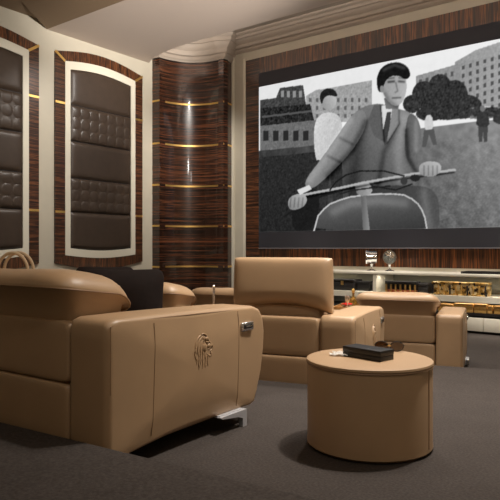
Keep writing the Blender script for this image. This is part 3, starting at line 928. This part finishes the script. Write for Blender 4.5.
def goblet(label, lp):
    t = thing('goblet', label, 'glass', onsofa(SCo, 16, (cxx + lp[0], .56 + lp[1], .622)))
    b = B(); add_lathe(b, [(.001, 0), (.028, 0), (.027, .004), (.005, .01), (.005, .07), (.02, .082), (.03, .11), (.028, .15), (.026, .15), (.027, .112), (.001, .086)], 24); obj('bowl', b, M['chrome'], t)
goblet('silver goblet beside the red sweets on the tray', (-.005, -.16))
goblet('silver goblet behind the amber decanter on the tray', (.07, .20))

# ------------------------------------------------------------------ round table and what lies on it
TX, TY, TR, TH = -1.325, 2.685, .296, .415
tb = thing('side_table', 'round tan leather drum table on the carpet', 'side table', (TX, TY, 0))
b = B(); add_lathe(b, [(.001, 0), (.27, 0), (.285, .004), (.298, .016), (TR, .04), (TR, .39), (TR - .002, .396), (.001, .396)], 72); obj('drum', b, M['leather'], tb)
b = B(); add_lathe(b, [(.001, .3965), (TR + .002, .3965), (TR + .005, .402), (TR + .003, .411), (TR - .008, TH), (.001, TH)], 72); obj('top', b, M['leather'], tb)
b = B(); add_tube(b, [((TR + .001) * math.cos(a), (TR + .001) * math.sin(a), .392) for a in [k * PI / 40 for k in range(81)]], .004, 6); obj('piping', b, M['leather_seam'], tb)
a = math.atan2(-TY, -TX) + R(64)
b = B(); add_tube(b, [((TR + .0005) * math.cos(a), (TR + .0005) * math.sin(a), z) for z in (.03, .12, .2, .3, .39)], .003, 6); obj('seam', b, M['leather_seam'], tb)
bx = thing('gift_box', 'slim glossy black box on the round table', 'box', (-1.33, 2.683, TH), R(-11))
b = B(); add_box(b, (-.112, -.052, 0), (.112, .052, .024), .002); obj('base', b, M['black_gloss'], bx)
b = B(); add_box(b, (-.113, -.053, .0243), (.113, .053, .05), .002); obj('lid', b, M['black_gloss'], bx)

sg = thing('sunglasses', 'brown-lensed sunglasses lying behind the black box', 'sunglasses', (-1.325, 2.915, TH), R(24))
for s in (-1, 1):
    poly = smooth_poly([(.004, .018), (.008, .040), (.03, .052), (.058, .048), (.074, .032), (.066, .010), (.044, .001), (.016, .004)], 2)
    b = B(); loft(b, [[Vector((s * p, -.0015 + .22 * p * p * 8, q)) for p, q in poly], [Vector((s * p, .0015 + .22 * p * p * 8, q)) for p, q in poly]]); obj('lens', b, M['lens_brown'], sg)
    b = B(); add_tube(b, [(s * p, .22 * p * p * 8, q) for p, q in poly + poly[:1]], .0026, 6); obj('rim', b, M['black_gloss'], sg)
    b = B(); add_tube(b, [(s * .070, .0085, .030), (s * .074, .018, .030), (s * .066, .026 + .004 * s, .027), (s * .02, .026 + .004 * s, .018), (-s * .045, .022 + .004 * s, .006)], [.003, .003, .003, .0025, .0025], 6); obj('temple', b, M['black_gloss'], sg)
b = B(); add_tube(b, [(-.008, 0, .028), (0, -.002, .031), (.008, 0, .028)], .003, 6); obj('bridge', b, M['gold'], sg)

b = B(); rows = []
for i in range(19):
    row = []
    for j in range(19):
        u, v = i / 18 - .5, j / 18 - .5
        z = .006 + .011 * abs(math.sin(7 * u + 3 * v) * math.cos(6 * v - 2 * u)) * (1 - 1.2 * (u * u + v * v))
        row.append(b.verts.new((.085 * u + .006 * math.sin(9 * v), .10 * v + .006 * math.sin(8 * u), z)))
    rows.append(row)
for r0, r1 in zip(rows[:-1], rows[1:]):
    for j in range(18): b.faces.new((r0[j], r0[j + 1], r1[j + 1], r1[j]))
bmesh.ops.solidify(b, geom=list(b.faces), thickness=.003)
nk = obj('napkin', b, M['white_cloth'], ang=80, loc=(-1.475, 2.665, TH), rotz=R(20))
tag(nk, 'crumpled white napkin beside the black box', 'napkin')

# ------------------------------------------------------------------ light: ceiling downlights, light strips, added fill lights
def spotl(loc, target, power, size=60, blend=.6, rad=.06, col=(1, .86, .70)):
    l = bpy.data.lights.new('downlight_fill', 'SPOT'); l.energy = power; l.color = col
    l.spot_size = R(size); l.spot_blend = blend; l.shadow_soft_size = rad
    o = bpy.data.objects.new('downlight_fill', l); COL.objects.link(o); o.location = loc
    d = Vector(target) - Vector(loc); o.rotation_euler = d.to_track_quat('-Z', 'Y').to_euler()
    return o
def arealight(loc, rot, sx, sy, power, col=(1, .86, .70)):
    l = bpy.data.lights.new('strip_fill', 'AREA'); l.shape = 'RECTANGLE'; l.size = sx; l.size_y = sy; l.energy = power; l.color = col
    o = bpy.data.objects.new('strip_fill', l); COL.objects.link(o); o.location = loc; o.rotation_euler = rot
    return o
W = (1, .945, .875)
def bulb(loc, power, rad=.25, col=W):
    l = bpy.data.lights.new('chandelier_fill', 'POINT'); l.energy = power; l.color = col; l.shadow_soft_size = rad
    o = bpy.data.objects.new('chandelier_fill', l); COL.objects.link(o); o.location = loc
    return o
# downlights over the seating
spotl((-0.7, 3.9, ZH - .05), (-1.6, 3.4, 0), 900, 60, .9, .12, W)
spotl((-2.6, 5.0, ZH - .3), (-2.4, 4.6, 0), 560, 65, .8, .12, W)
spotl((-1.4, 7.2, ZS - .05), (-2.0, 6.0, 0), 850, 75, .8, .12, W)
spotl((-4.6, 7.2, ZS - .05), (-4.6, 6.6, 0), 500, 75, .8, .12, W)
# unseen chandelier in the open middle of the room, plus an added fill bulb
bulb((-1.2, 3.7, 4.0), 200)
bulb((-.4, .6, 3.9), 55)  # added fill near the camera, lifting the back of the nearest sofa
# unseen spots added by the right wall to brighten the soffit
spotl((.95, 4.4, 2.6), (-5.6, 6.7, ZS), 5200, 27, .9, .15, W)
spotl((.95, 3.0, 2.6), (-7.4, 6.7, ZS), 2600, 28, .9, .15, W)
# wall washers along the left wall and the corner
for y in (4.6, 7.2):
    spotl((-6.6, y, 4.70), (XL, y + .2, 2.0), 310, 90, .9, .08, W)
spotl((-6.6, 7.6, 4.70), (-8.9, 9.6, 2.2), 420, 60, .9, .08, W)
# downlights over the credenza and the screen wall
for x in (-7.0, -5.2, -3.4, -1.6):
    spotl((x, 8.9, ZU - .05), (x, 9.75, .4), 640, 40, .9, .05, W)
# narrow spots added below the soffit to brighten the front of the credenza
for x in (-6.2, -4.6, -3.2, -2.0):
    spotl((x, 7.0, ZS - .05), (x, 9.4, .15), 520, 22, .7, .05, W)
# added linear light near the soffit's back edge, brightening the recess and its mouldings
arealight((-4.2, 8.6, 4.95), (R(180), 0, 0), 9, .1, 75, W)
# light strips under the credenza worktop
for a_, b_ in ((-7.3, -6.1), (-6.0, -4.6), (-4.45, -2.35), (-2.25, -1.3)):
    arealight(((a_ + b_) / 2, CY0 + .12, cz[5] - .012), (0, 0, 0), b_ - a_, .03, 4 * (b_ - a_), (1, .93, .8))
    arealight(((a_ + b_) / 2, CY0 + .10, cz[3] - .012), (0, 0, 0), b_ - a_, .03, 1.0 * (b_ - a_), (1, .93, .8))  # added strip below the shelf board, brightening the low gold boxes

wd = bpy.data.worlds.new('w'); SC.world = wd; wd.use_nodes = True
wd.node_tree.nodes['Background'].inputs['Color'].default_value = (.05, .045, .04, 1)

# ------------------------------------------------------------------ camera
cd = bpy.data.cameras.new('camera'); cam = bpy.data.objects.new('camera', cd); COL.objects.link(cam)
cd.sensor_width = 36; cd.lens = FPX / 500 * 36; cd.shift_y = -.002; cd.clip_start = .05
cam.location = (0, 0, .94); cam.rotation_euler = (R(90), 0, R(37.33))
SC.camera = cam
vs = SC.view_settings
vs.view_transform = 'Standard'; vs.look = 'None'; vs.exposure = 0; vs.gamma = 1; vs.use_curve_mapping = False
SC.cycles.max_bounces = 8; SC.cycles.diffuse_bounces = 5
SC.cycles.use_denoising = True
